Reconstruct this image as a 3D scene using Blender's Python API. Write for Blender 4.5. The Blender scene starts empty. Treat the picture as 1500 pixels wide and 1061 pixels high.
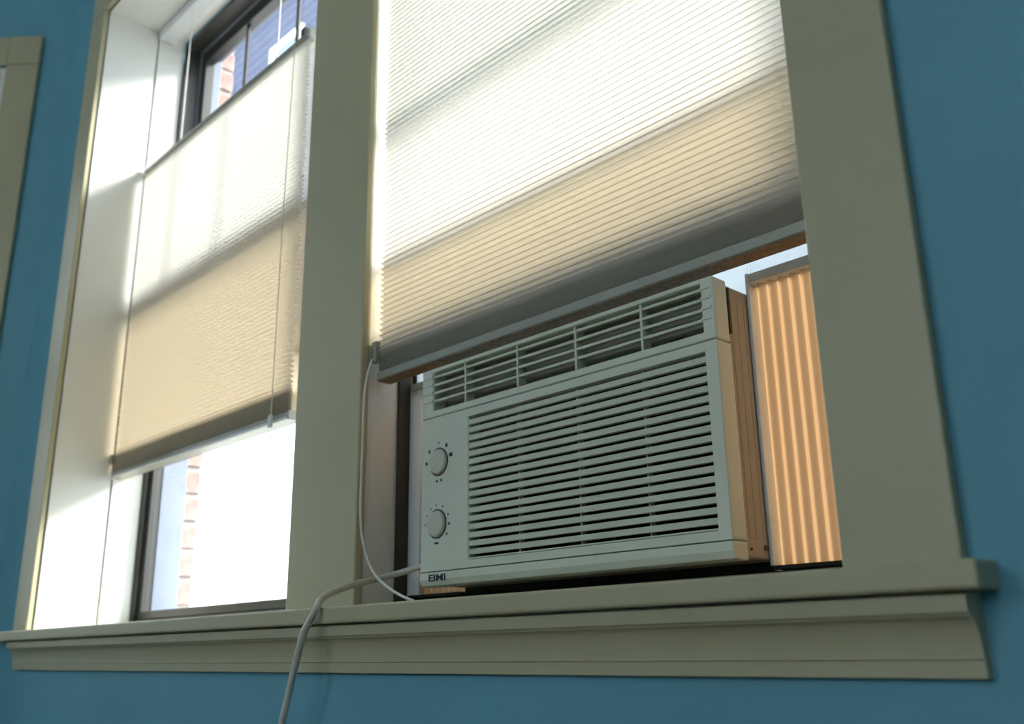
import bpy, bmesh, math, random
from mathutils import Vector, Matrix
random.seed(7)

scene = bpy.context.scene
COL = scene.collection
# World axes: x along the window wall (right +), y out through the wall (0 = room face of the wall), z up (0 = floor).
OY, OZ = -0.718, 0.743          # the camera stands 0.718 m in front of the wall, 0.743 m above the floor

# ------------------------------------------------------------------ camera
yaw, pitch, roll = 0.808369, 0.2930268, 0.0146643
fwd = Vector((-math.sin(yaw)*math.cos(pitch), math.cos(yaw)*math.cos(pitch), math.sin(pitch)))
rgt = Vector((math.cos(yaw), math.sin(yaw), 0))
dwn = -rgt.cross(fwd)
r2 = math.cos(roll)*rgt + math.sin(roll)*dwn
d2 = -math.sin(roll)*rgt + math.cos(roll)*dwn
cam_data = bpy.data.cameras.new('camera')
cam_data.sensor_width = 36.0
cam_data.lens = 1405.95/1500*36.0
cam_data.clip_start = 0.01
cam_data.clip_end = 300
cam_data.dof.use_dof = True
cam_data.dof.focus_distance = 1.12
cam_data.dof.aperture_fstop = 5.6
cam = bpy.data.objects.new('camera', cam_data)
COL.objects.link(cam)
m = Matrix((r2, -d2, -fwd)).transposed().to_4x4()
m.translation = Vector((0, OY, OZ))
cam.matrix_world = m
scene.camera = cam

# ------------------------------------------------------------------ sky, sun, exposure
world = bpy.data.worlds.new('sky')
scene.world = world
world.use_nodes = True
bg = world.node_tree.nodes['Background']
bg.inputs['Color'].default_value = (0.84, 0.925, 1.0, 1)
bg.inputs['Strength'].default_value = 5.4

sun_data = bpy.data.lights.new('sun', 'SUN')
sun_data.energy = 16.0
sun_data.angle = math.radians(19)
sun_data.color = (1.0, 0.965, 0.91)
sun = bpy.data.objects.new('sun', sun_data)
COL.objects.link(sun)
sun.location = (6, 16, 14)
sun.rotation_euler = Vector((0.52, 1.0, 0.75)).to_track_quat('Z', 'Y').to_euler()

scene.view_settings.view_transform = 'Standard'
scene.view_settings.look = 'None'
scene.view_settings.exposure = 0.0
scene.view_settings.gamma = 1.0
scene.view_settings.use_curve_mapping = False
scene.cycles.max_bounces = 14
scene.cycles.diffuse_bounces = 8
scene.cycles.transparent_max_bounces = 24
scene.cycles.sample_clamp_indirect = 6.0

# ------------------------------------------------------------------ materials
def mat(name, color, rough=0.5, spec=0.5, metal=0.0, noise=None, bump=None, var=0.06):
    """noise: scale of a soft colour mottling; bump: (scale, strength) of fine relief"""
    mt = bpy.data.materials.new(name)
    mt.use_nodes = True
    nt = mt.node_tree
    b = nt.nodes['Principled BSDF']
    b.inputs['Base Color'].default_value = (*color, 1)
    b.inputs['Roughness'].default_value = rough
    b.inputs['Specular IOR Level'].default_value = spec
    b.inputs['Metallic'].default_value = metal
    tc = nt.nodes.new('ShaderNodeTexCoord')
    if noise:
        n = nt.nodes.new('ShaderNodeTexNoise')
        n.inputs['Scale'].default_value = noise
        n.inputs['Detail'].default_value = 4
        nt.links.new(tc.outputs['Object'], n.inputs['Vector'])
        rp = nt.nodes.new('ShaderNodeValToRGB')
        rp.color_ramp.elements[0].position = 0.3
        rp.color_ramp.elements[1].position = 0.7
        rp.color_ramp.elements[0].color = (*[c*(1-var) for c in color], 1)
        rp.color_ramp.elements[1].color = (*[min(1, c*(1+var)) for c in color], 1)
        nt.links.new(n.outputs['Fac'], rp.inputs['Fac'])
        nt.links.new(rp.outputs['Color'], b.inputs['Base Color'])
    if bump:
        n2 = nt.nodes.new('ShaderNodeTexNoise')
        n2.inputs['Scale'].default_value = bump[0]
        n2.inputs['Detail'].default_value = 3
        nt.links.new(tc.outputs['Object'], n2.inputs['Vector'])
        bp = nt.nodes.new('ShaderNodeBump')
        bp.inputs['Strength'].default_value = bump[1]
        bp.inputs['Distance'].default_value = 0.002
        nt.links.new(n2.outputs['Fac'], bp.inputs['Height'])
        nt.links.new(bp.outputs['Normal'], b.inputs['Normal'])
    return mt

def fabric_mat(name, front, through, fac, weave=0.0):
    """cloth or thin plastic that lets daylight through"""
    mt = bpy.data.materials.new(name)
    mt.use_nodes = True
    nt = mt.node_tree
    nt.nodes.remove(nt.nodes['Principled BSDF'])
    out = nt.nodes['Material Output']
    d = nt.nodes.new('ShaderNodeBsdfDiffuse')
    t = nt.nodes.new('ShaderNodeBsdfTranslucent')
    mx = nt.nodes.new('ShaderNodeMixShader')
    d.inputs['Color'].default_value = (*front, 1)
    t.inputs['Color'].default_value = (*through, 1)
    mx.inputs['Fac'].default_value = fac
    if weave:
        tc = nt.nodes.new('ShaderNodeTexCoord')
        mp = nt.nodes.new('ShaderNodeMapping')
        mp.inputs['Scale'].default_value = (60, 60, 900)
        n = nt.nodes.new('ShaderNodeTexNoise')
        n.inputs['Scale'].default_value = 1.0
        n.inputs['Detail'].default_value = 3
        nt.links.new(tc.outputs['Object'], mp.inputs['Vector'])
        nt.links.new(mp.outputs['Vector'], n.inputs['Vector'])
        rp = nt.nodes.new('ShaderNodeValToRGB')
        rp.color_ramp.elements[0].position = 0.3
        rp.color_ramp.elements[1].position = 0.7
        rp.color_ramp.elements[0].color = (*[c*(1-weave) for c in through], 1)
        rp.color_ramp.elements[1].color = (*[min(1, c*(1+weave)) for c in through], 1)
        nt.links.new(n.outputs['Fac'], rp.inputs['Fac'])
        nt.links.new(rp.outputs['Color'], t.inputs['Color'])
    nt.links.new(d.outputs[0], mx.inputs[1])
    nt.links.new(t.outputs[0], mx.inputs[2])
    nt.links.new(mx.outputs[0], out.inputs['Surface'])
    return mt

def sheet_mat(name, tint, solid, fac, gloss=False):
    """see-through sheet: clear pane (gloss) or added warm tint screen"""
    mt = bpy.data.materials.new(name)
    mt.use_nodes = True
    nt = mt.node_tree
    nt.nodes.remove(nt.nodes['Principled BSDF'])
    out = nt.nodes['Material Output']
    t = nt.nodes.new('ShaderNodeBsdfTransparent')
    t.inputs['Color'].default_value = (*tint, 1)
    s = nt.nodes.new('ShaderNodeBsdfGlossy' if gloss else 'ShaderNodeBsdfDiffuse')
    s.inputs['Color'].default_value = (*solid, 1)
    if gloss:
        s.inputs['Roughness'].default_value = 0.02
    mx = nt.nodes.new('ShaderNodeMixShader')
    mx.inputs['Fac'].default_value = fac
    nt.links.new(t.outputs[0], mx.inputs[1])
    nt.links.new(s.outputs[0], mx.inputs[2])
    nt.links.new(mx.outputs[0], out.inputs['Surface'])
    return mt

M = dict(
    blue=mat('blue_wall_paint', (0.148, 0.385, 0.50), 0.55, 0.3, noise=3.0, bump=(350, 0.15), var=0.05),
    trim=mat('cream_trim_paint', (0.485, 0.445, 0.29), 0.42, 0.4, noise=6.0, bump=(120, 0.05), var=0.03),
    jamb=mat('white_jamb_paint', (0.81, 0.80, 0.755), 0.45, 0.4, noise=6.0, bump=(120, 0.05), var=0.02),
    ceil=mat('white_ceiling_paint', (0.80, 0.79, 0.74), 0.8, 0.2, noise=4.0),
    floor=mat('oak_floor_varnish', (0.22, 0.135, 0.07), 0.35, 0.4, noise=8.0, var=0.2),
    dark=mat('bronze_window_frame', (0.035, 0.034, 0.030), 0.45, 0.5, noise=20),
    frameout=mat('sunlit_outer_frame', (0.17, 0.195, 0.25), 0.5, 0.4, noise=20),  # sunlight on the dark frame put into a paler, bluer colour
    glass=sheet_mat('window_glass', (0.95, 0.97, 0.97), (1, 1, 1), 0.05, True),
    screen=sheet_mat('warm_tint_screen', (1, 0.91, 0.775), (0.16, 0.13, 0.09), 0.22),  # added unseen sheet; its warm tint tans the light on the lower shades
    shade=fabric_mat('honeycomb_shade_cloth', (0.60, 0.58, 0.53), (0.95, 0.93, 0.89), 0.385, 0.03),
    sheer=sheet_mat('honeycomb_back_cloth', (0.97, 0.965, 0.95), (0.85, 0.84, 0.80), 0.45),
    rail=mat('shade_rail_enamel', (0.38, 0.38, 0.33), 0.4, 0.4, noise=15, var=0.04),
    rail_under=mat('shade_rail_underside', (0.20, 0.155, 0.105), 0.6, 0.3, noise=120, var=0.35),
    cap=mat('shade_end_cap_plastic', (0.72, 0.73, 0.74), 0.4, 0.4, noise=15, var=0.03),
    cord=mat('white_shade_cord', (0.82, 0.80, 0.74), 0.7, 0.2, noise=300, var=0.1),
    acface=mat('ac_bezel_plastic', (0.66, 0.69, 0.58), 0.45, 0.4, noise=12, bump=(700, 0.05), var=0.02),
    acslat=mat('ac_slat_plastic', (0.60, 0.62, 0.50), 0.45, 0.4, noise=12, var=0.03),
    accab=mat('ac_cabinet_enamel', (0.30, 0.275, 0.225), 0.4, 0.5, noise=14, var=0.04),
    acdark=mat('ac_dark_interior', (0.015, 0.018, 0.015), 0.7, 0.2, noise=20),
    acvane=mat('ac_vane_plastic', (0.055, 0.06, 0.048), 0.6, 0.3, noise=20),
    knob=mat('ac_knob_plastic', (0.60, 0.56, 0.49), 0.4, 0.4, noise=30, var=0.03),
    ink=mat('dark_dial_ink', (0.03, 0.05, 0.055), 0.6, 0.3, noise=60),
    pleat=fabric_mat('accordion_vinyl', (0.24, 0.215, 0.175), (0.74, 0.43, 0.20), 0.195),
    alu=mat('aluminium_channel', (0.62, 0.66, 0.68), 0.4, 0.5, 0.1, noise=30),
    foam=fabric_mat('white_filler_strip', (0.80, 0.84, 0.86), (0.80, 0.88, 0.95), 0.30),
    pcord=mat('power_cord_vinyl', (0.62, 0.60, 0.53), 0.5, 0.4, noise=40, var=0.05),
    screw=mat('rusty_screw', (0.09, 0.065, 0.04), 0.6, 0.4, 0.4, noise=200),
    brick=mat('red_brick', (0.34, 0.235, 0.21), 0.85, 0.2, noise=40, bump=(180, 0.5), var=0.2),
    mortar=mat('brick_mortar', (0.36, 0.33, 0.31), 0.9, 0.1, noise=60, var=0.1),
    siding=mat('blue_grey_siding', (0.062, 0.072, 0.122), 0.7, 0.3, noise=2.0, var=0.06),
    white=mat('white_render', (0.85, 0.84, 0.81), 0.8, 0.2, noise=2.0, var=0.03),
    pane=mat('far_window_pane', (0.10, 0.13, 0.18), 0.1, 0.5, noise=2.0),
    roof=mat('dark_roof_felt', (0.12, 0.12, 0.12), 0.9, 0.1, noise=4.0),
    soil=mat('street_asphalt', (0.22, 0.22, 0.21), 0.9, 0.1, noise=2.0, var=0.15),
)

# ------------------------------------------------------------------ mesh helpers
# Shapes are written in camera-level measures: x, Y (distance from the camera's plane), Z (height above the camera); W() moves them into the room.
def W(x, Y, Z):
    return Vector((x, Y + OY, Z + OZ))

def new_bm():
    return bmesh.new()

def box(bm, x0, x1, Y0, Y1, Z0, Z1):
    vs = [bm.verts.new(W(x, Y, Z)) for x in (x0, x1) for Y in (Y0, Y1) for Z in (Z0, Z1)]
    for f in ((0, 1, 3, 2), (4, 6, 7, 5), (0, 4, 5, 1), (2, 3, 7, 6), (0, 2, 6, 4), (1, 5, 7, 3)):
        bm.faces.new([vs[i] for i in f])
    return bm

def plate_with_hole(bm, x0, x1, z0, z1, hx0, hx1, hz0, hz1, Y0, Y1):
    """a slab in the x-z plane with one rectangular opening, clean ring topology"""
    out = ((x0, z0), (x1, z0), (x1, z1), (x0, z1))
    inn = ((hx0, hz0), (hx1, hz0), (hx1, hz1), (hx0, hz1))
    ring = {}
    for k, pts in (('o', out), ('i', inn)):
        for s, Y in ((0, Y0), (1, Y1)):
            ring[k, s] = [bm.verts.new(W(x, Y, z)) for x, z in pts]
    for i in range(4):
        j = (i + 1) % 4
        bm.faces.new((ring['o', 0][i], ring['o', 0][j], ring['i', 0][j], ring['i', 0][i]))
        bm.faces.new((ring['o', 1][j], ring['o', 1][i], ring['i', 1][i], ring['i', 1][j]))
        bm.faces.new((ring['o', 0][j], ring['o', 0][i], ring['o', 1][i], ring['o', 1][j]))
        bm.faces.new((ring['i', 0][i], ring['i', 0][j], ring['i', 1][j], ring['i', 1][i]))
    return bm

def prism_x(bm, prof, x0, x1):
    """a Y-Z outline drawn along x"""
    a = [bm.verts.new(W(x0, Y, Z)) for Y, Z in prof]
    b = [bm.verts.new(W(x1, Y, Z)) for Y, Z in prof]
    n = len(prof)
    for i in range(n):
        j = (i + 1) % n
        bm.faces.new((a[i], a[j], b[j], b[i]))
    bm.faces.new(a[::-1])
    bm.faces.new(b)
    return bm

def disc(bm, cx, cz, prof, seg=28):
    """turned shape about an axis along Y; prof = (radius, Y) from the front centre outwards"""
    rings = []
    for r, Y in prof:
        if r == 0:
            rings.append([bm.verts.new(W(cx, Y, cz))])
        else:
            rings.append([bm.verts.new(W(cx + r*math.cos(2*math.pi*k/seg), Y, cz + r*math.sin(2*math.pi*k/seg))) for k in range(seg)])
    for a, b in zip(rings, rings[1:]):
        for k in range(seg):
            l = (k + 1) % seg
            if len(a) == 1:
                bm.faces.new((a[0], b[k], b[l]))
            elif len(b) == 1:
                bm.faces.new((a[k], b[0], a[l]))
            else:
                bm.faces.new((a[k], b[k], b[l], a[l]))
    return bm

def spline(pts, n=10):
    P = [Vector(p) for p in pts]
    P = [P[0]*2 - P[1]] + P + [P[-1]*2 - P[-2]]
    out = []
    for i in range(1, len(P) - 2):
        for k in range(n):
            t = k/n
            a, b, c, d = P[i-1:i+3]
            out.append(0.5*((2*b) + (c - a)*t + (2*a - 5*b + 4*c - d)*t*t + (3*b - a - 3*c + d)*t**3))
    out.append(P[-2])
    return out

def tube(bm, pts, r, seg=8):
    rings = []
    up = Vector((0, 0, 1))
    for i, p in enumerate(pts):
        t = (pts[min(i+1, len(pts)-1)] - pts[max(i-1, 0)]).normalized()
        u = t.cross(up)
        if u.length < 0.05:
            u = t.cross(Vector((1, 0, 0)))
        u.normalize()
        v = u.cross(t)
        rings.append([bm.verts.new(p + r*(math.cos(2*math.pi*k/seg)*u + math.sin(2*math.pi*k/seg)*v)) for k in range(seg)])
    for a, b in zip(rings, rings[1:]):
        for k in range(seg):
            l = (k + 1) % seg
            bm.faces.new((a[k], a[l], b[l], b[k]))
    bm.faces.new(rings[0][::-1])
    bm.faces.new(rings[-1])
    return bm

def obj(name, bm, material, parent=None, bevel=0.0, seg=2, smooth=False, mats=None):
    bmesh.ops.recalc_face_normals(bm, faces=bm.faces)
    xs = [v.co.x for v in bm.verts]; ys = [v.co.y for v in bm.verts]; zs = [v.co.z for v in bm.verts]
    org = Vector(((min(xs)+max(xs))/2, (min(ys)+max(ys))/2, min(zs)))
    for v in bm.verts:
        v.co -= org
    me = bpy.data.meshes.new(name)
    bm.to_mesh(me)
    bm.free()
    me.materials.append(M[material])
    for extra in mats or []:
        me.materials.append(M[extra])
    if smooth:
        for p in me.polygons:
            p.use_smooth = True
    o = bpy.data.objects.new(name, me)
    COL.objects.link(o)
    o.location = org
    if parent:
        attach(o, parent)
    if bevel:
        b = o.modifiers.new('bevel', 'BEVEL')
        b.width = bevel
        b.segments = seg
        b.limit_method = 'ANGLE'
        b.angle_limit = math.radians(40)
    return o

def world_loc(o):
    return o.location + (world_loc(o.parent) if o.parent else Vector((0, 0, 0)))

def attach(o, parent):
    o.location = o.location - world_loc(parent)
    o.parent = parent

def empty(name, x, Y, Z):
    o = bpy.data.objects.new(name, None)
    o.empty_display_size = 0.05
    COL.objects.link(o)
    o.location = W(x, Y, Z)
    return o

def tag(o, label, cat=None, group=None, kind=None):
    o['label'] = label
    if cat: o['category'] = cat
    if group: o['group'] = group
    if kind: o['kind'] = kind
    return o

def bx(name, material, x0, x1, Y0, Y1, Z0, Z1, parent=None, bevel=0.0, seg=2):
    return obj(name, box(new_bm(), x0, x1, Y0, Y1, Z0, Z1), material, parent, bevel, seg)

S = 'structure'
YW = 0.718                      # room face of the wall
FL, CE = -OZ, 2.02              # floor, ceiling
JL, JR = -2.245, -0.375         # sides of the window opening
SILL, HEAD = 0.0566, 1.605
XB = -2.52                      # where the wall turns into the bay

# ------------------------------------------------------------------ room shell
bm = new_bm()
plate_with_hole(bm, XB - 0.05, 2.3, FL, CE, JL - 0.02, JR + 0.02, SILL - 0.022, HEAD + 0.02, YW, 0.98)
tag(obj('wall_front', bm, 'blue'), 'blue painted wall around the double window', 'wall', kind=S)

# bay wall, turning 45 degrees into the room at XB; built in its own frame (s along the wall, d outward)
ca = math.sqrt(0.5)
def BAY(s, d, Z):
    return Vector((XB - ca*s - ca*d, YW - ca*s + ca*d + OY, Z + OZ))
def bay_box(bm, s0, s1, d0, d1, Z0, Z1):
    vs = [bm.verts.new(BAY(s, d, Z)) for s in (s0, s1) for d in (d0, d1) for Z in (Z0, Z1)]
    for f in ((0, 1, 3, 2), (4, 6, 7, 5), (0, 4, 5, 1), (2, 3, 7, 6), (0, 2, 6, 4), (1, 5, 7, 3)):
        bm.faces.new([vs[i] for i in f])
    return bm
BS0, BS1 = 0.172, 0.95          # bay window opening along the wall
BZ1 = 1.580
BL = 1.15
bm = new_bm()
for s0, s1, z0, z1 in ((0, BS0, FL, CE), (BS1, BL, FL, CE), (BS0, BS1, FL, SILL), (BS0, BS1, BZ1, CE)):
    bay_box(bm, s0, s1, 0, 0.22, z0, z1)
tag(obj('wall_bay', bm, 'blue'), 'blue painted bay wall at the far left beyond the room corner', 'wall', kind=S)
XL = XB - ca*BL
YL = YW - ca*BL
YB = -3.6
RW = 2.2
bx('wall_left', 'blue', XL - 0.15, XL, YB, YL + 0.05, FL, CE)
tag(bpy.data.objects['wall_left'], 'blue painted side wall left of the bay', 'wall', kind=S)
tag(bx('wall_right', 'blue', RW, RW + 0.15, YB, 0.98, FL, CE), 'blue painted side wall on the right', 'wall', kind=S)
# rear wall with two tall unseen window openings, added to let in fill light
bm = new_bm()
ops = ((-2.6, -1.2), (-0.4, 1.0))
zA, zB = 0.55, 1.92
prev = XL - 0.15
for a, b in ops:
    box(bm, prev, a, YB - 0.2, YB, FL, CE)
    box(bm, a, b, YB - 0.2, YB, FL, zA)
    box(bm, a, b, YB - 0.2, YB, zB, CE)
    prev = b
box(bm, prev, RW + 0.15, YB - 0.2, YB, FL, CE)
tag(obj('wall_rear', bm, 'blue'), 'blue painted wall behind the viewer with two window openings added for fill light', 'wall', kind=S)
tag(bx('floor', 'floor', XL - 0.15, RW + 0.15, YB - 0.2, 0.98, FL - 0.1, FL), 'brown wooden room floor below the window wall', 'floor', kind=S)
tag(bx('ceiling', 'ceil', XL - 0.15, RW + 0.15, YB - 0.2, 0.98, CE, CE + 0.1), 'white room ceiling above the window wall', 'ceiling', kind=S)

# outer brick leaf with the bricks of the left reveal laid one by one
bm = new_bm()
plate_with_hole(bm, XB - 1.6, 2.3, FL - 0.4, CE + 0.8, JL - 0.016, JR + 0.02, -0.02, 1.70, 0.985, 1.075)
brickwall = tag(obj('wall_outside', bm, 'mortar'), 'outer brick wall seen through the left window glass', 'wall', kind=S)
proto = None
zz = -0.018
i = 0
while zz < 1.66:
    ins = 0.0 if i % 2 else 0.0015
    if proto is None:
        proto = obj('brick', box(new_bm(), JL - 0.0155, JL - 0.009, 1.030, 1.0765, zz, zz + 0.057), 'brick', brickwall, 0.003, 1)
        o = proto
        z_first = proto.location.z
    else:
        o = proto.copy()
        COL.objects.link(o)
    o.location.z = z_first + i*0.067
    o.location.x = proto.location.x - ins
    zz += 0.067
    i += 1

# ------------------------------------------------------------------ trim
YC = 0.706
def casing_v(name, x0, x1, z0, z1, label, inner):
    """side casing: flat board with eased edges and a narrow bead on its inner edge"""
    bm = new_bm()
    box(bm, x0, x1, YC, YW, z0, z1)
    o = tag(obj(name, bm, 'trim', None, 0.0025, 3), label, 'trim', kind=S)
    return o
casing_v('trim_1', -2.334, -2.248, SILL, HEAD + 0.004, 'narrow grey cream side casing at left of the left window', 1)
casing_v('trim_2', -0.3735, -0.2815, SILL, HEAD + 0.004, 'broad grey cream side casing at right of the air conditioner', -1)
tag(bx('trim_3', 'trim', -2.334, -0.2815, YC, YW, HEAD + 0.0045, HEAD + 0.094, None, 0.0025, 3), 'grey cream head casing across the top of the double window', 'trim', kind=S)
# stool (inner sill board)
stool = tag(bx('trim_4', 'trim', -2.43, -0.2624, 0.680, 0.922, SILL - 0.0203, SILL, None, 0.003, 3), 'long cream window stool board carrying the cord and casings', 'trim', kind=S)
# apron moulding: thick fascia above, hollow, thin flat foot
prof = [(0.719, 0.0362), (0.6965, 0.0362), (0.6965, 0.0338), (0.6905, 0.0338), (0.6905, 0.0215), (0.6930, 0.0205), (0.6945, 0.0185)]
for k in range(9):
    a = k/8*math.pi/2
    prof.append((0.6945 + 0.0125*math.sin(a), -0.0085 + 0.027*math.cos(a)))
prof += [(0.7065, -0.0098), (0.7085, -0.0102), (0.7085, -0.0228), (0.719, -0.0228)]
apron = tag(obj('trim_5', prism_x(new_bm(), prof, -2.312, -0.2765), 'trim', None, 0.0008, 2), 'moulded cream apron below the window stool', 'trim', kind=S)

# deep jamb lining
bm = new_bm()
box(bm, JL - 0.02, JL, 0.7205, 0.8505, SILL, HEAD)
tag(obj('trim_6', bm, 'jamb', None, 0.0012, 2), 'wide white jamb board lit by daylight left of the left shade', 'trim', kind=S)
tag(bx('trim_7', 'jamb', JL - 0.02, JL + 0.003, 0.8535, 0.924, SILL, HEAD - 0.002, None, 0.0015, 2), 'white stop board between the left jamb and the dark sash', 'trim', kind=S)
tag(bx('trim_8', 'jamb', JR, JR + 0.02, 0.7205, 0.924, SILL, HEAD, None, 0.0012, 2), 'white jamb board hidden behind the right casing', 'trim', kind=S)
tag(bx('trim_9', 'jamb', JL - 0.02, JR + 0.02, 0.7205, 0.924, HEAD, HEAD + 0.02, None, 0.0012, 2), 'white head board roofing the window recess', 'trim', kind=S)
# mullion post with its flat cover board
mull = tag(empty('trim_10', -1.2945, 0.83, SILL), 'wide grey cream mullion post between the two shades', 'trim', kind=S)
bx('cover_board', 'trim', -1.389, -1.2005, 0.8205, 0.8335, SILL, HEAD, mull, 0.0025, 3)
bx('bead', 'trim', -1.385, -1.2035, 0.8335, 0.838, SILL, HEAD, mull, 0.001, 2)
bx('post', 'jamb', -1.383, -1.2055, 0.838, 0.985, SILL, HEAD, mull, 0.0015, 2)

# ------------------------------------------------------------------ windows
def ring(name, material, x0, x1, z0, z1, w, Y0, Y1, parent, wt=None, wb=None, bevel=0.0015):
    bm = new_bm()
    plate_with_hole(bm, x0, x1, z0, z1, x0 + w, x1 - w, z0 + (wb or w), z1 - (wt or w), Y0, Y1)
    return obj(name, bm, material, parent, bevel, 1)

def window(name, x0, x1, label, up_rail, up_lo, low_lo, low_hi, screen_top, muntins, screen_lo, screen_rail):
    wdw = tag(empty(name, (x0+x1)/2, 0.96, SILL), label, 'window', kind=S)
    ring('frame', 'dark', x0, x1, SILL, HEAD - 0.003, 0.010, 0.9245, 0.966, wdw, wt=0.012, wb=0.022)
    ring('outer_frame', 'frameout', x0, x1, SILL, HEAD - 0.003, 0.011, 0.9665, 1.028, wdw, wt=0.012, wb=0.022)  # outer part of the dark frame, painted paler for the sun on it
    us = ring('upper_sash', 'dark', x0 + 0.0115, x1 - 0.0115, up_lo, HEAD - 0.018, 0.022, 0.972, 0.998, wdw, wt=0.032, wb=up_rail)
    bx('pane', 'glass', x0 + 0.030, x1 - 0.030, 0.984, 0.986, up_lo + up_rail - 0.004, HEAD - 0.046, us)
    for mx in muntins:
        bx('muntin', 'dark', mx - 0.006, mx + 0.006, 0.978, 0.983, up_lo + up_rail - 0.002, HEAD - 0.048, us)
    ls = ring('lower_sash', 'dark', x0 + 0.0115, x1 - 0.0115, low_lo, low_hi, 0.014, 0.936, 0.951, wdw, wt=0.022, wb=0.062 if low_lo > 0.2 else 0.018)
    bx('pane', 'glass', x0 + 0.022, x1 - 0.022, 0.9465, 0.9485, low_lo + 0.014, low_hi - 0.019, ls)
    sc = ring('tint_screen_frame', 'frameout', x0 + 0.006, x1 - 0.006, screen_lo, screen_top, 0.010, 0.9045, 0.9125, wdw, wt=screen_rail)
    s = bx('tint_screen', 'screen', x0 + 0.014, x1 - 0.014, 0.908, 0.909, screen_lo + 0.01, screen_top - screen_rail + 0.004, sc)  # unseen, added to warm the daylight reaching the shade
    return wdw
window('window_1', JL + 0.003, -1.384, 'dark framed double hung window behind the lowered left shade', 0.022, 0.876, 0.0805, 0.898, 0.832, (-1.99, -1.74), 0.412, 0.012)
window('window_2', -1.2045, JR, 'dark framed window behind the right shade, sash raised over the air conditioner', 0.022, 0.930, 0.484, 1.27, 0.650, (), 0.488, 0.012)

# bay window at the far left edge
def bay_obj(name, args, material, parent=None, bevel=0.0):
    return obj(name, bay_box(new_bm(), *args), material, parent, bevel)
w3 = tag(empty('window_3', 0, 0, 0), 'cream cased window on the bay wall at the left edge of the photo', 'window', kind=S)
w3.location = BAY((BS0+BS1)/2, 0, SILL)
CW = 0.09
bay_obj('side_casing', (BS0 - CW, BS0, -0.012, 0, SILL - 0.02, BZ1 + 0.003), 'trim', w3, 0.002)
bay_obj('corner_block', (BS0 - CW, BS0, -0.0125, 0, BZ1 + 0.005, BZ1 + 0.094), 'trim', w3, 0.002)
bay_obj('side_casing', (BS1, BS1 + CW, -0.012, 0, SILL - 0.02, BZ1 + 0.003), 'trim', w3, 0.002)
bay_obj('head_casing', (BS0 + 0.001, BS1 + CW, -0.011, 0, BZ1 + 0.002, BZ1 + 0.092), 'trim', w3, 0.002)
bay_obj('sill_board', (BS0 - CW - 0.02, BS1 + CW + 0.02, -0.04, 0.12, SILL - 0.04, SILL - 0.02), 'trim', w3, 0.003)
bay_obj('head_jamb', (BS0, BS1, 0, 0.14, BZ1 - 0.018, BZ1 - 0.0005), 'jamb', w3, 0.001)
bay_obj('side_jamb', (BS0, BS0 + 0.018, 0, 0.14, SILL, BZ1 - 0.018), 'jamb', w3, 0.001)
bay_obj('side_jamb', (BS1 - 0.018, BS1, 0, 0.14, SILL, BZ1 - 0.018), 'jamb', w3, 0.001)
a0, a1 = BS0 + 0.018, BS1 - 0.018
bay_obj('shade_headrail', (a0 + 0.004, a1 - 0.004, 0.02, 0.06, BZ1 - 0.062, BZ1 - 0.019), 'cap', w3, 0.002)
bay_obj('bracket', (a0 + 0.004, a0 + 0.05, 0.022, 0.05, BZ1 - 0.115, BZ1 - 0.075), 'screw', w3, 0.002)
bm = new_bm()
bay_box(bm, a0, a0 + 0.04, 0.145, 0.185, SILL, BZ1 - 0.018)
bay_box(bm, a1 - 0.04, a1, 0.145, 0.185, SILL, BZ1 - 0.018)
bay_box(bm, a0 + 0.04, a1 - 0.04, 0.145, 0.185, BZ1 - 0.06, BZ1 - 0.018)
bay_box(bm, a0 + 0.04, a1 - 0.04, 0.145, 0.185, SILL, SILL + 0.04)
bay_box(bm, a0 + 0.04, a1 - 0.04, 0.145, 0.185, 0.80, 0.85)
sash3 = obj('sash', bm, 'dark', w3)
bay_obj('pane', (a0 + 0.04, a1 - 0.04, 0.164, 0.166, SILL + 0.04, BZ1 - 0.06), 'glass', sash3)

# unseen rear windows, added as the room's fill light: plain frames with glass
for n, (a, b) in zip((4, 5), ops):
    w = tag(empty('window_%d' % n, (a+b)/2, YB - 0.1, zA),
            'unseen cream framed window added in the rear wall for fill light, %s of the two' % ('left' if n == 4 else 'right'), 'window', kind=S)
    ring('frame', 'jamb', a, b, zA, zB, 0.04, YB - 0.14, YB - 0.06, w)
    bx('pane', 'glass', a + 0.036, b - 0.036, YB - 0.101, YB - 0.099, zA + 0.036, zB - 0.036, w)
    bx('meeting_rail', 'jamb', a + 0.04, b - 0.04, YB - 0.12, YB - 0.08, 1.20, 1.24, w)

# ------------------------------------------------------------------ honeycomb shades
def honeycomb(x0, x1, z_lo, z_hi, stack_h, stack_n, pitch=0.0095):
    """two pleated layers glued along every cell line; the lowest cells lie stacked on the rail"""
    lines = [z_lo + stack_h*k/stack_n for k in range(stack_n)]
    # the cells open out gradually above the stack
    z = z_lo + stack_h
    step = stack_h/stack_n
    while z < z_hi - 0.002:
        lines.append(z)
        step = min(pitch, step*1.35)
        z += step
    lines.append(z_hi)
    bm = new_bm()
    fr, bk = [], []
    for a, b in zip(lines, lines[1:]):
        fr += [(0.8560, a), (0.8475, (a+b)/2)]
        bk += [(0.8620, a), (0.8705, (a+b)/2)]
    fr.append((0.8560, lines[-1])); bk.append((0.8620, lines[-1]))
    for mi, prof in enumerate((fr, bk)):
        a = [bm.verts.new(W(x0, Y, Z)) for Y, Z in prof]
        b = [bm.verts.new(W(x1, Y, Z)) for Y, Z in prof]
        for i in range(len(prof) - 1):
            bm.faces.new((a[i], b[i], b[i+1], a[i+1])).material_index = mi
    return bm

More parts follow.
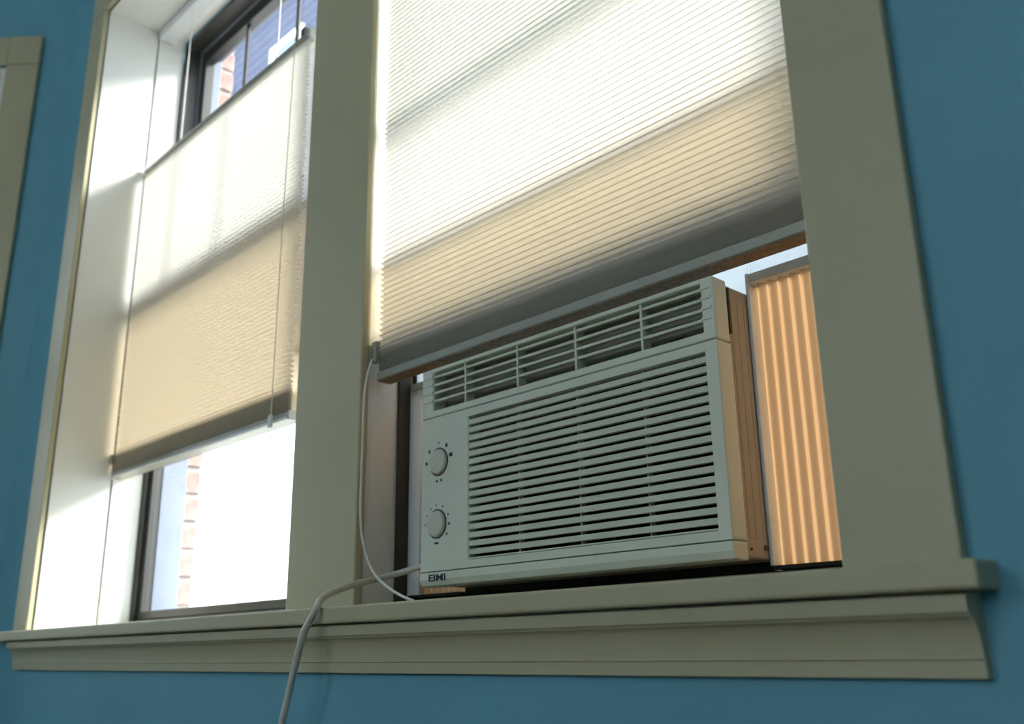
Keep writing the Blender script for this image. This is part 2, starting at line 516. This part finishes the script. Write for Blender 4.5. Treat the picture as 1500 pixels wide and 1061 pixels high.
def rail(name, x0, x1, z0, z1, parent, material='rail', Y0=0.8465, Y1=0.8745):
    bm = box(new_bm(), x0, x1, Y0, Y1, z0, z1)
    o = obj(name, bm, material, parent, 0.0018, 2)
    return o

# left shade: lowered from the top and lifted from the bottom
sh = tag(empty('cellular_shade', -1.85, 0.859, 0.396), 'white honeycomb shade hanging partway down in the left window, gap above it', 'window shade', 'honeycomb shades')
X0, X1 = -2.2365, -1.457
rail('headrail', X0, X1, 1.580, HEAD - 0.002, sh, 'cap', 0.848, 0.888)
tr = rail('top_rail', X0, X1, 1.181, 1.192, sh, 'rail')
bx('end_cap', 'cap', X1 - 0.004, X1 + 0.006, 0.846, 0.876, 1.178, 1.198, tr, 0.001)
bx('end_cap', 'cap', X0 - 0.003, X0 + 0.004, 0.846, 0.876, 1.178, 1.196, tr, 0.001)
bx('cord_lock', 'dark', X1 - 0.040, X1 - 0.026, 0.850, 0.866, 1.192, 1.216, tr, 0.001)
obj('fabric', honeycomb(X0 + 0.002, X1 - 0.002, 0.4105, 1.181, 0.036, 17), 'shade', sh, mats=['sheer'])
br = rail('bottom_rail', X0, X1, 0.3965, 0.4105, sh)
bx('rail_lip', 'cap', X0 + 0.001, X1 - 0.001, 0.8445, 0.8465, 0.3965, 0.4015, br, 0.0005)
bx('end_cap', 'cap', X0 - 0.003, X0 + 0.001, 0.846, 0.875, 0.395, 0.412, br, 0.001)
bx('end_cap', 'cap', X1 - 0.001, X1 + 0.003, 0.846, 0.875, 0.395, 0.412, br, 0.001)
bx('tassel', 'cap', -1.515, -1.503, 0.839, 0.8435, 0.388, 0.412, br, 0.001)
for cx in (-2.062, -1.608):
    obj('lift_cord', tube(new_bm(), [W(cx, 0.861, 1.192), W(cx, 0.861, 1.40), W(cx, 0.861, 1.582)], 0.0016, 6), 'cord', sh)
obj('guide_cord', tube(new_bm(), [W(-1.509, 0.842, 0.41), W(-1.509, 0.842, 0.8), W(-1.509, 0.846, 1.182)], 0.0011, 6), 'cord', sh)
bx('clip', 'rail', X0 - 0.006, X0 + 0.004, 0.840, 0.852, 0.430, 0.452, sh, 0.001)

# right shade: drawn down to the top of the air conditioner
sr = tag(empty('cellular_shade', -0.80, 0.859, 0.409), 'white honeycomb shade hanging down to the top of the air conditioner', 'window shade', 'honeycomb shades')
X0, X1 = -1.1955, -0.412
rail('headrail', X0, X1, 1.580, HEAD - 0.002, sr, 'cap', 0.848, 0.888)
rail('top_rail', X0, X1, 1.567, 1.579, sr)
obj('fabric', honeycomb(X0 + 0.002, X1 - 0.002, 0.4245, 1.567, 0.024, 10), 'shade', sr, mats=['sheer'])
br = rail('bottom_rail', X0, X1, 0.4105, 0.4235, sr)
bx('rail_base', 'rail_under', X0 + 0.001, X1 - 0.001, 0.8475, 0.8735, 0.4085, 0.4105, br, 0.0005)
bx('end_cap', 'cap', X0 - 0.002, X0 + 0.002, 0.846, 0.875, 0.4085, 0.425, br, 0.001)
bx('end_cap', 'cap', X1 - 0.002, X1 + 0.002, 0.846, 0.875, 0.4085, 0.425, br, 0.001)
bx('clip', 'rail', X0 - 0.008, X0 + 0.003, 0.842, 0.852, 0.440, 0.474, sr, 0.001)
pts = [W(-1.198, 0.840, 0.444), W(-1.190, 0.826, 0.415), W(-1.1830, 0.816, 0.370), W(-1.1817, 0.815, 0.3030), W(-1.1815, 0.815, 0.2003), W(-1.1701, 0.815, 0.1498),
       W(-1.1430, 0.815, 0.1090), W(-1.0985, 0.815, 0.0830), W(-1.0523, 0.816, 0.0668), W(-1.02, 0.826, 0.0590)]
obj('pull_cord', tube(new_bm(), spline(pts), 0.0019, 6), 'cord', sr, smooth=True)

# ------------------------------------------------------------------ air conditioner
AX0, AX1, AZ0, AZ1, AY = -1.0775, -0.5625, 0.0865, 0.3965, 0.845
ac = tag(empty('air_conditioner', -0.82, 1.05, 0.0805), 'grey white window air conditioner with slatted front and two round dials', 'air conditioner')
bm = new_bm()
plate_with_hole(bm, AX0, AX1, 0.3235, AZ1, -1.052, -0.580, 0.3335, 0.3905, AY, 0.872)
vf = obj('vent_frame', bm, 'acface', ac, 0.004, 3)
bm = new_bm()
plate_with_hole(bm, AX0, AX1, 0.1065, 0.3225, -0.9745, -0.5795, 0.1170, 0.3110, AY, 0.872)
gp = obj('grille_panel', bm, 'acface', ac, 0.003, 3)
prof = [(AY, 0.1055), (AY, 0.0955), (AY + 0.004, 0.0875), (AY + 0.014, AZ0), (0.872, AZ0), (0.872, 0.1055)]
bs = obj('base_strip', prism_x(new_bm(), prof, AX0, AX1), 'acface', ac, 0.0015, 2)
# outlet louvres
for z in (0.3845, 0.3725, 0.3605, 0.3485):
    p = [(AY + 0.003, z - 0.0021), (AY + 0.003, z + 0.0018), (AY + 0.017, z + 0.0040), (AY + 0.017, z + 0.0012)]
    obj('louver', prism_x(new_bm(), p, -1.052, -0.580), 'acslat', vf, 0.0005, 1)
    for a, b in ((-0.5795, -0.5665), (-1.0735, -1.0525)):
        bx('rib', 'acface', a, b, AY - 0.0014, AY + 0.002, z - 0.0022, z + 0.0022, vf, 0.0007, 1)
for x in (-0.9827, -0.8774, -0.7724, -0.6668):
    bx('divider', 'acslat', x - 0.0019, x + 0.0019, AY + 0.0022, AY + 0.018, 0.3335, 0.3905, vf, 0.0005, 1)
for k in range(9):
    x = -1.035 + k*0.054
    o = bx('vane', 'acvane', x, x + 0.040, 0.874, 0.877, 0.335, 0.389, vf)
bx('vane_lever', 'acdark', -1.000, -0.9875, 0.866, 0.872, 0.334, 0.343, vf, 0.0005)
bx('vane_lever', 'acdark', -0.6400, -0.6230, 0.866, 0.872, 0.334, 0.343, vf, 0.0005)
bx('outlet_backing', 'acdark', -1.055, -0.577, 0.8775, 0.885, 0.330, 0.392, vf)  # shade inside the outlet painted as a dark backing plate
# intake slats, 18 slots
pitch = 0.0110
for k in range(19):
    zt = 0.3085 - 0.0016 - (k - 1)*pitch
    za, zb = zt - (pitch - 0.0032), zt
    if k == 0: zb = 0.3110
    if k == 18: za = 0.1170
    za, zb = max(za, 0.1170), min(zb, 0.3110)
    if zb - za < 0.0008: continue
    p = [(AY + 0.0012, za + 0.0004), (AY + 0.0012, zb - 0.0004), (AY + 0.011, zb + 0.0008), (AY + 0.011, za + 0.0012)]
    obj('slat', prism_x(new_bm(), p, -0.9745, -0.5795), 'acslat', gp, 0.0005, 1)
for x in (-0.8832, -0.7772, -0.6729):
    bx('slat_rib', 'acslat', x - 0.0009, x + 0.0009, AY + 0.0075, AY + 0.016, 0.1170, 0.3110, gp)
bx('filter', 'acdark', -0.978, -0.576, 0.866, 0.871, 0.1135, 0.3145, gp)  # dark plate gives the slots their inner shade by colour
# dials
def dial(cz, cx, ticks, r_t):
    d = obj('dial_ring', disc(new_bm(), cx, cz, [(0.0186, AY + 0.0004), (0.0186, AY - 0.0004), (0.0204, AY - 0.0006), (0.0204, AY + 0.0004)]), 'ink', gp)
    kn = obj('knob', disc(new_bm(), cx, cz, [(0, AY - 0.0055), (0.0145, AY - 0.0053), (0.0168, AY - 0.0046), (0.0178, AY - 0.0030), (0.0182, AY - 0.0006), (0.0182, AY + 0.001)]), 'knob', gp, smooth=False)
    for a, w, h in ticks:
        a = math.radians(a)
        px, pz = cx + r_t*math.cos(a), cz + r_t*math.sin(a)
        bx('dial_mark', 'ink', px - w/2, px + w/2, AY - 0.0004, AY + 0.0002, pz - h/2, pz + h/2, gp)
    return kn
dial(0.2571, -1.0370, ((90, .0016, .0034), (52, .0046, .0050), (14, .0066, .0052), (140, .0038, .0046), (178, .0042, .0044), (262, .0042, .0032), (282, .0036, .0034)), 0.0272)
dial(0.1703, -1.0395, ((95, .0014, .0034), (62, .0016, .0030), (25, .0026, .0030), (-4, .0030, .0036), (-36, .0028, .0030), (268, .0086, .0026), (150, .0018, .0024), (178, .0022, .0024), (122, .0018, .0022)), 0.0262)
# maker's name on the base strip
tc = bpy.data.curves.new('badge_text', 'FONT')
tc.body = 'EIMI'
tc.size = 0.0125
tc.extrude = 0.0003
tc.offset = 0.0003
to = bpy.data.objects.new('badge_text', tc)
COL.objects.link(to)
bpy.context.view_layer.update()
me = bpy.data.meshes.new_from_object(to)
bpy.data.objects.remove(to)
me.name = 'badge'
me.materials.clear()
me.materials.append(M['ink'])
wid = max(v.co.x for v in me.vertices) - min(v.co.x for v in me.vertices)
for v in me.vertices:
    v.co = Vector((v.co.x*0.036/wid, -v.co.z, v.co.y))
badge = bpy.data.objects.new('badge', me)
COL.objects.link(badge)
badge.location = W(-1.0578, AY - 0.0002, 0.0936) 
badge['label'] = 'small dark lettering at lower left of the air conditioner'
badge.location = badge.location - world_loc(bs)
badge.parent = bs

# steel cabinet running out through the window
bm = new_bm()
box(bm, -1.0715, -0.5655, 0.8722, 1.36, 0.0885, 0.3930)
cab = tag(obj('cabinet', bm, 'accab', ac, 0.003, 2), 'beige brown enamelled metal case')
for Yr in (0.884, 0.897, 0.910):
    bx('reflection_rib', 'accab', -0.5658, -0.5651, Yr - 0.0034, Yr + 0.0034, 0.110, 0.375, cab, 0.0003, 1)  # shallow ribs shaped to give the case soft reflected stripes
for Yr, zr, r in ((0.910, 0.1015, 0.0032), (0.882, 0.0990, 0.0014)):
    bm = new_bm()
    vs = [bm.verts.new(W(-0.5640, Yr + r*math.cos(t*math.pi/5), zr + r*math.sin(t*math.pi/5))) for t in range(10)]
    ws = [bm.verts.new(W(-0.5660, Yr + r*math.cos(t*math.pi/5), zr + r*math.sin(t*math.pi/5))) for t in range(10)]
    bm.faces.new(vs); bm.faces.new(ws[::-1])
    for t in range(10):
        bm.faces.new((vs[t], vs[(t+1) % 10], ws[(t+1) % 10], ws[t]))
    obj('screw', bm, 'screw', cab)
bx('foot_light_block', 'acdark', -1.0725, -0.5655, 0.9245, 0.960, 0.0790, 0.0885, cab)  # dark block widened to stop daylight leaking in under the unit

# accordion side panels
def accordion(x0, x1, n):
    prof = []
    bm = new_bm()
    xs = []
    for k in range(2*n + 1):
        x = x0 + (x1 - x0)*k/(2*n)
        xs.append((x, 0.9240 if k % 2 else 0.9325))
    # softly rounded pleats
    pts = []
    for (xa, ya), (xb, yb) in zip(xs, xs[1:]):
        for t in range(6):
            u = t/6
            e = u*u*(3 - 2*u)*0.55 + u*0.45
            pts.append((xa + (xb - xa)*u, ya + (yb - ya)*e))
    pts.append(xs[-1])
    lo = [bm.verts.new(W(x, y, 0.0835)) for x, y in pts]
    hi = [bm.verts.new(W(x, y, 0.4045)) for x, y in pts]
    for i in range(len(pts) - 1):
        bm.faces.new((lo[i], lo[i+1], hi[i+1], hi[i]))
    p = obj('accordion_panel', bm, 'pleat', ac, smooth=True)
    ra = min(x0, x1); rb = max(x0, x1)
    bx('top_channel', 'alu', ra, rb, 0.917, 0.9355, 0.4045, 0.4165, p, 0.0015)
    bx('bottom_channel', 'acdark', ra, rb, 0.917, 0.9355, 0.0790, 0.0835, p, 0.001)
    return p
pr = accordion(-0.5610, -0.3785, 13)
pr['label'] = 'tan pleated vinyl panel glowing with daylight right of the cabinet'
pl = accordion(-1.0760, -1.198, 9)
pl['label'] = 'pleated vinyl panel left of the cabinet'
bx('side_channel', 'alu', -0.5650, -0.5605, 0.915, 0.938, 0.0835, 0.4165, pr, 0.001)
bx('side_channel', 'foam', -1.2035, -1.1720, 0.9180, 0.9245, 0.0790, 0.4040, pl, 0.001)
bx('track', 'dark', -1.2055, -1.1995, 0.8960, 0.9175, SILL, 1.60, bpy.data.objects['window_2'])
# white filler strips in the gap over the unit
bx('filler_strip', 'foam', -0.5655, -0.3775, 0.9265, 0.9315, 0.4200, 0.4835, ac, 0.001)
bx('filler_strip', 'foam', -1.2030, -0.5658, 0.9265, 0.9315, 0.3935, 0.4835, ac, 0.001)

# power cord: out behind the left of the unit, over the stool and down the wall
pts = [W(-1.066, 0.893, 0.128), W(-1.105, 0.886, 0.124), W(-1.142, 0.868, 0.1135), W(-1.158, 0.835, 0.1035), W(-1.142, 0.785, 0.0935), W(-1.1145, 0.728, 0.0785),
       W(-1.086, 0.692, 0.0660), W(-1.0640, 0.6725, 0.0545), W(-1.0725, 0.6695, 0.040), W(-1.0863, 0.6690, 0.0239), W(-1.1061, 0.670, -0.0209), W(-1.1219, 0.672, -0.0577),
       W(-1.1345, 0.673, -0.090), W(-1.150, 0.678, -0.16), W(-1.165, 0.690, -0.30), W(-1.18, 0.700, -0.50), W(-1.20, 0.68, -0.66), W(-1.26, 0.60, -0.7375), W(-1.40, 0.55, -0.7375)]
pc = obj('power_cord', tube(new_bm(), spline(pts, 8), 0.0046, 10), 'pcord', ac, smooth=True)

# ------------------------------------------------------------------ outside
tag(bx('ground_outside', 'soil', -60, 40, 1.16, 60, FL - 3.2, FL - 3.0), 'grey street ground outside below the windows', 'ground', kind=S)

# low white building whose sunlit flank fills the lower glass
lb = tag(empty('white_building', -9, 9, FL - 3.0), 'sunlit white low building seen through the lower left glass', 'building')
bx('wall', 'white', -12.0, -5.2, 1.75, 20.0, FL - 3.0, 1.85, lb)
bx('roof', 'roof', -12.2, -5.05, 1.70, 20.1, 1.85, 1.98, lb)
bx('corner_board', 'white', -5.2, -5.15, 1.75, 1.95, FL - 3.0, 1.85, lb)

# tall shaded siding house behind it
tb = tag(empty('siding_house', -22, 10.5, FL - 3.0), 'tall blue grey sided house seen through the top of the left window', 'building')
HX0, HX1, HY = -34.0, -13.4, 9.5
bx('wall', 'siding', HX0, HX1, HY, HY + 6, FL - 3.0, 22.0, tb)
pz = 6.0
pb = None
k = 0
while pz + 0.26*k < 21.5:
    p = [(HY - 0.016, pz), (HY - 0.005, pz + 0.255), (HY, pz + 0.255), (HY, pz)]
    if pb is None:
        pb = obj('siding_board', prism_x(new_bm(), p, HX0, HX1), 'siding', tb)
        z0 = pb.location.z
    else:
        o = pb.copy()
        COL.objects.link(o)
        o.location.z = z0 + 0.26*k
    k += 1
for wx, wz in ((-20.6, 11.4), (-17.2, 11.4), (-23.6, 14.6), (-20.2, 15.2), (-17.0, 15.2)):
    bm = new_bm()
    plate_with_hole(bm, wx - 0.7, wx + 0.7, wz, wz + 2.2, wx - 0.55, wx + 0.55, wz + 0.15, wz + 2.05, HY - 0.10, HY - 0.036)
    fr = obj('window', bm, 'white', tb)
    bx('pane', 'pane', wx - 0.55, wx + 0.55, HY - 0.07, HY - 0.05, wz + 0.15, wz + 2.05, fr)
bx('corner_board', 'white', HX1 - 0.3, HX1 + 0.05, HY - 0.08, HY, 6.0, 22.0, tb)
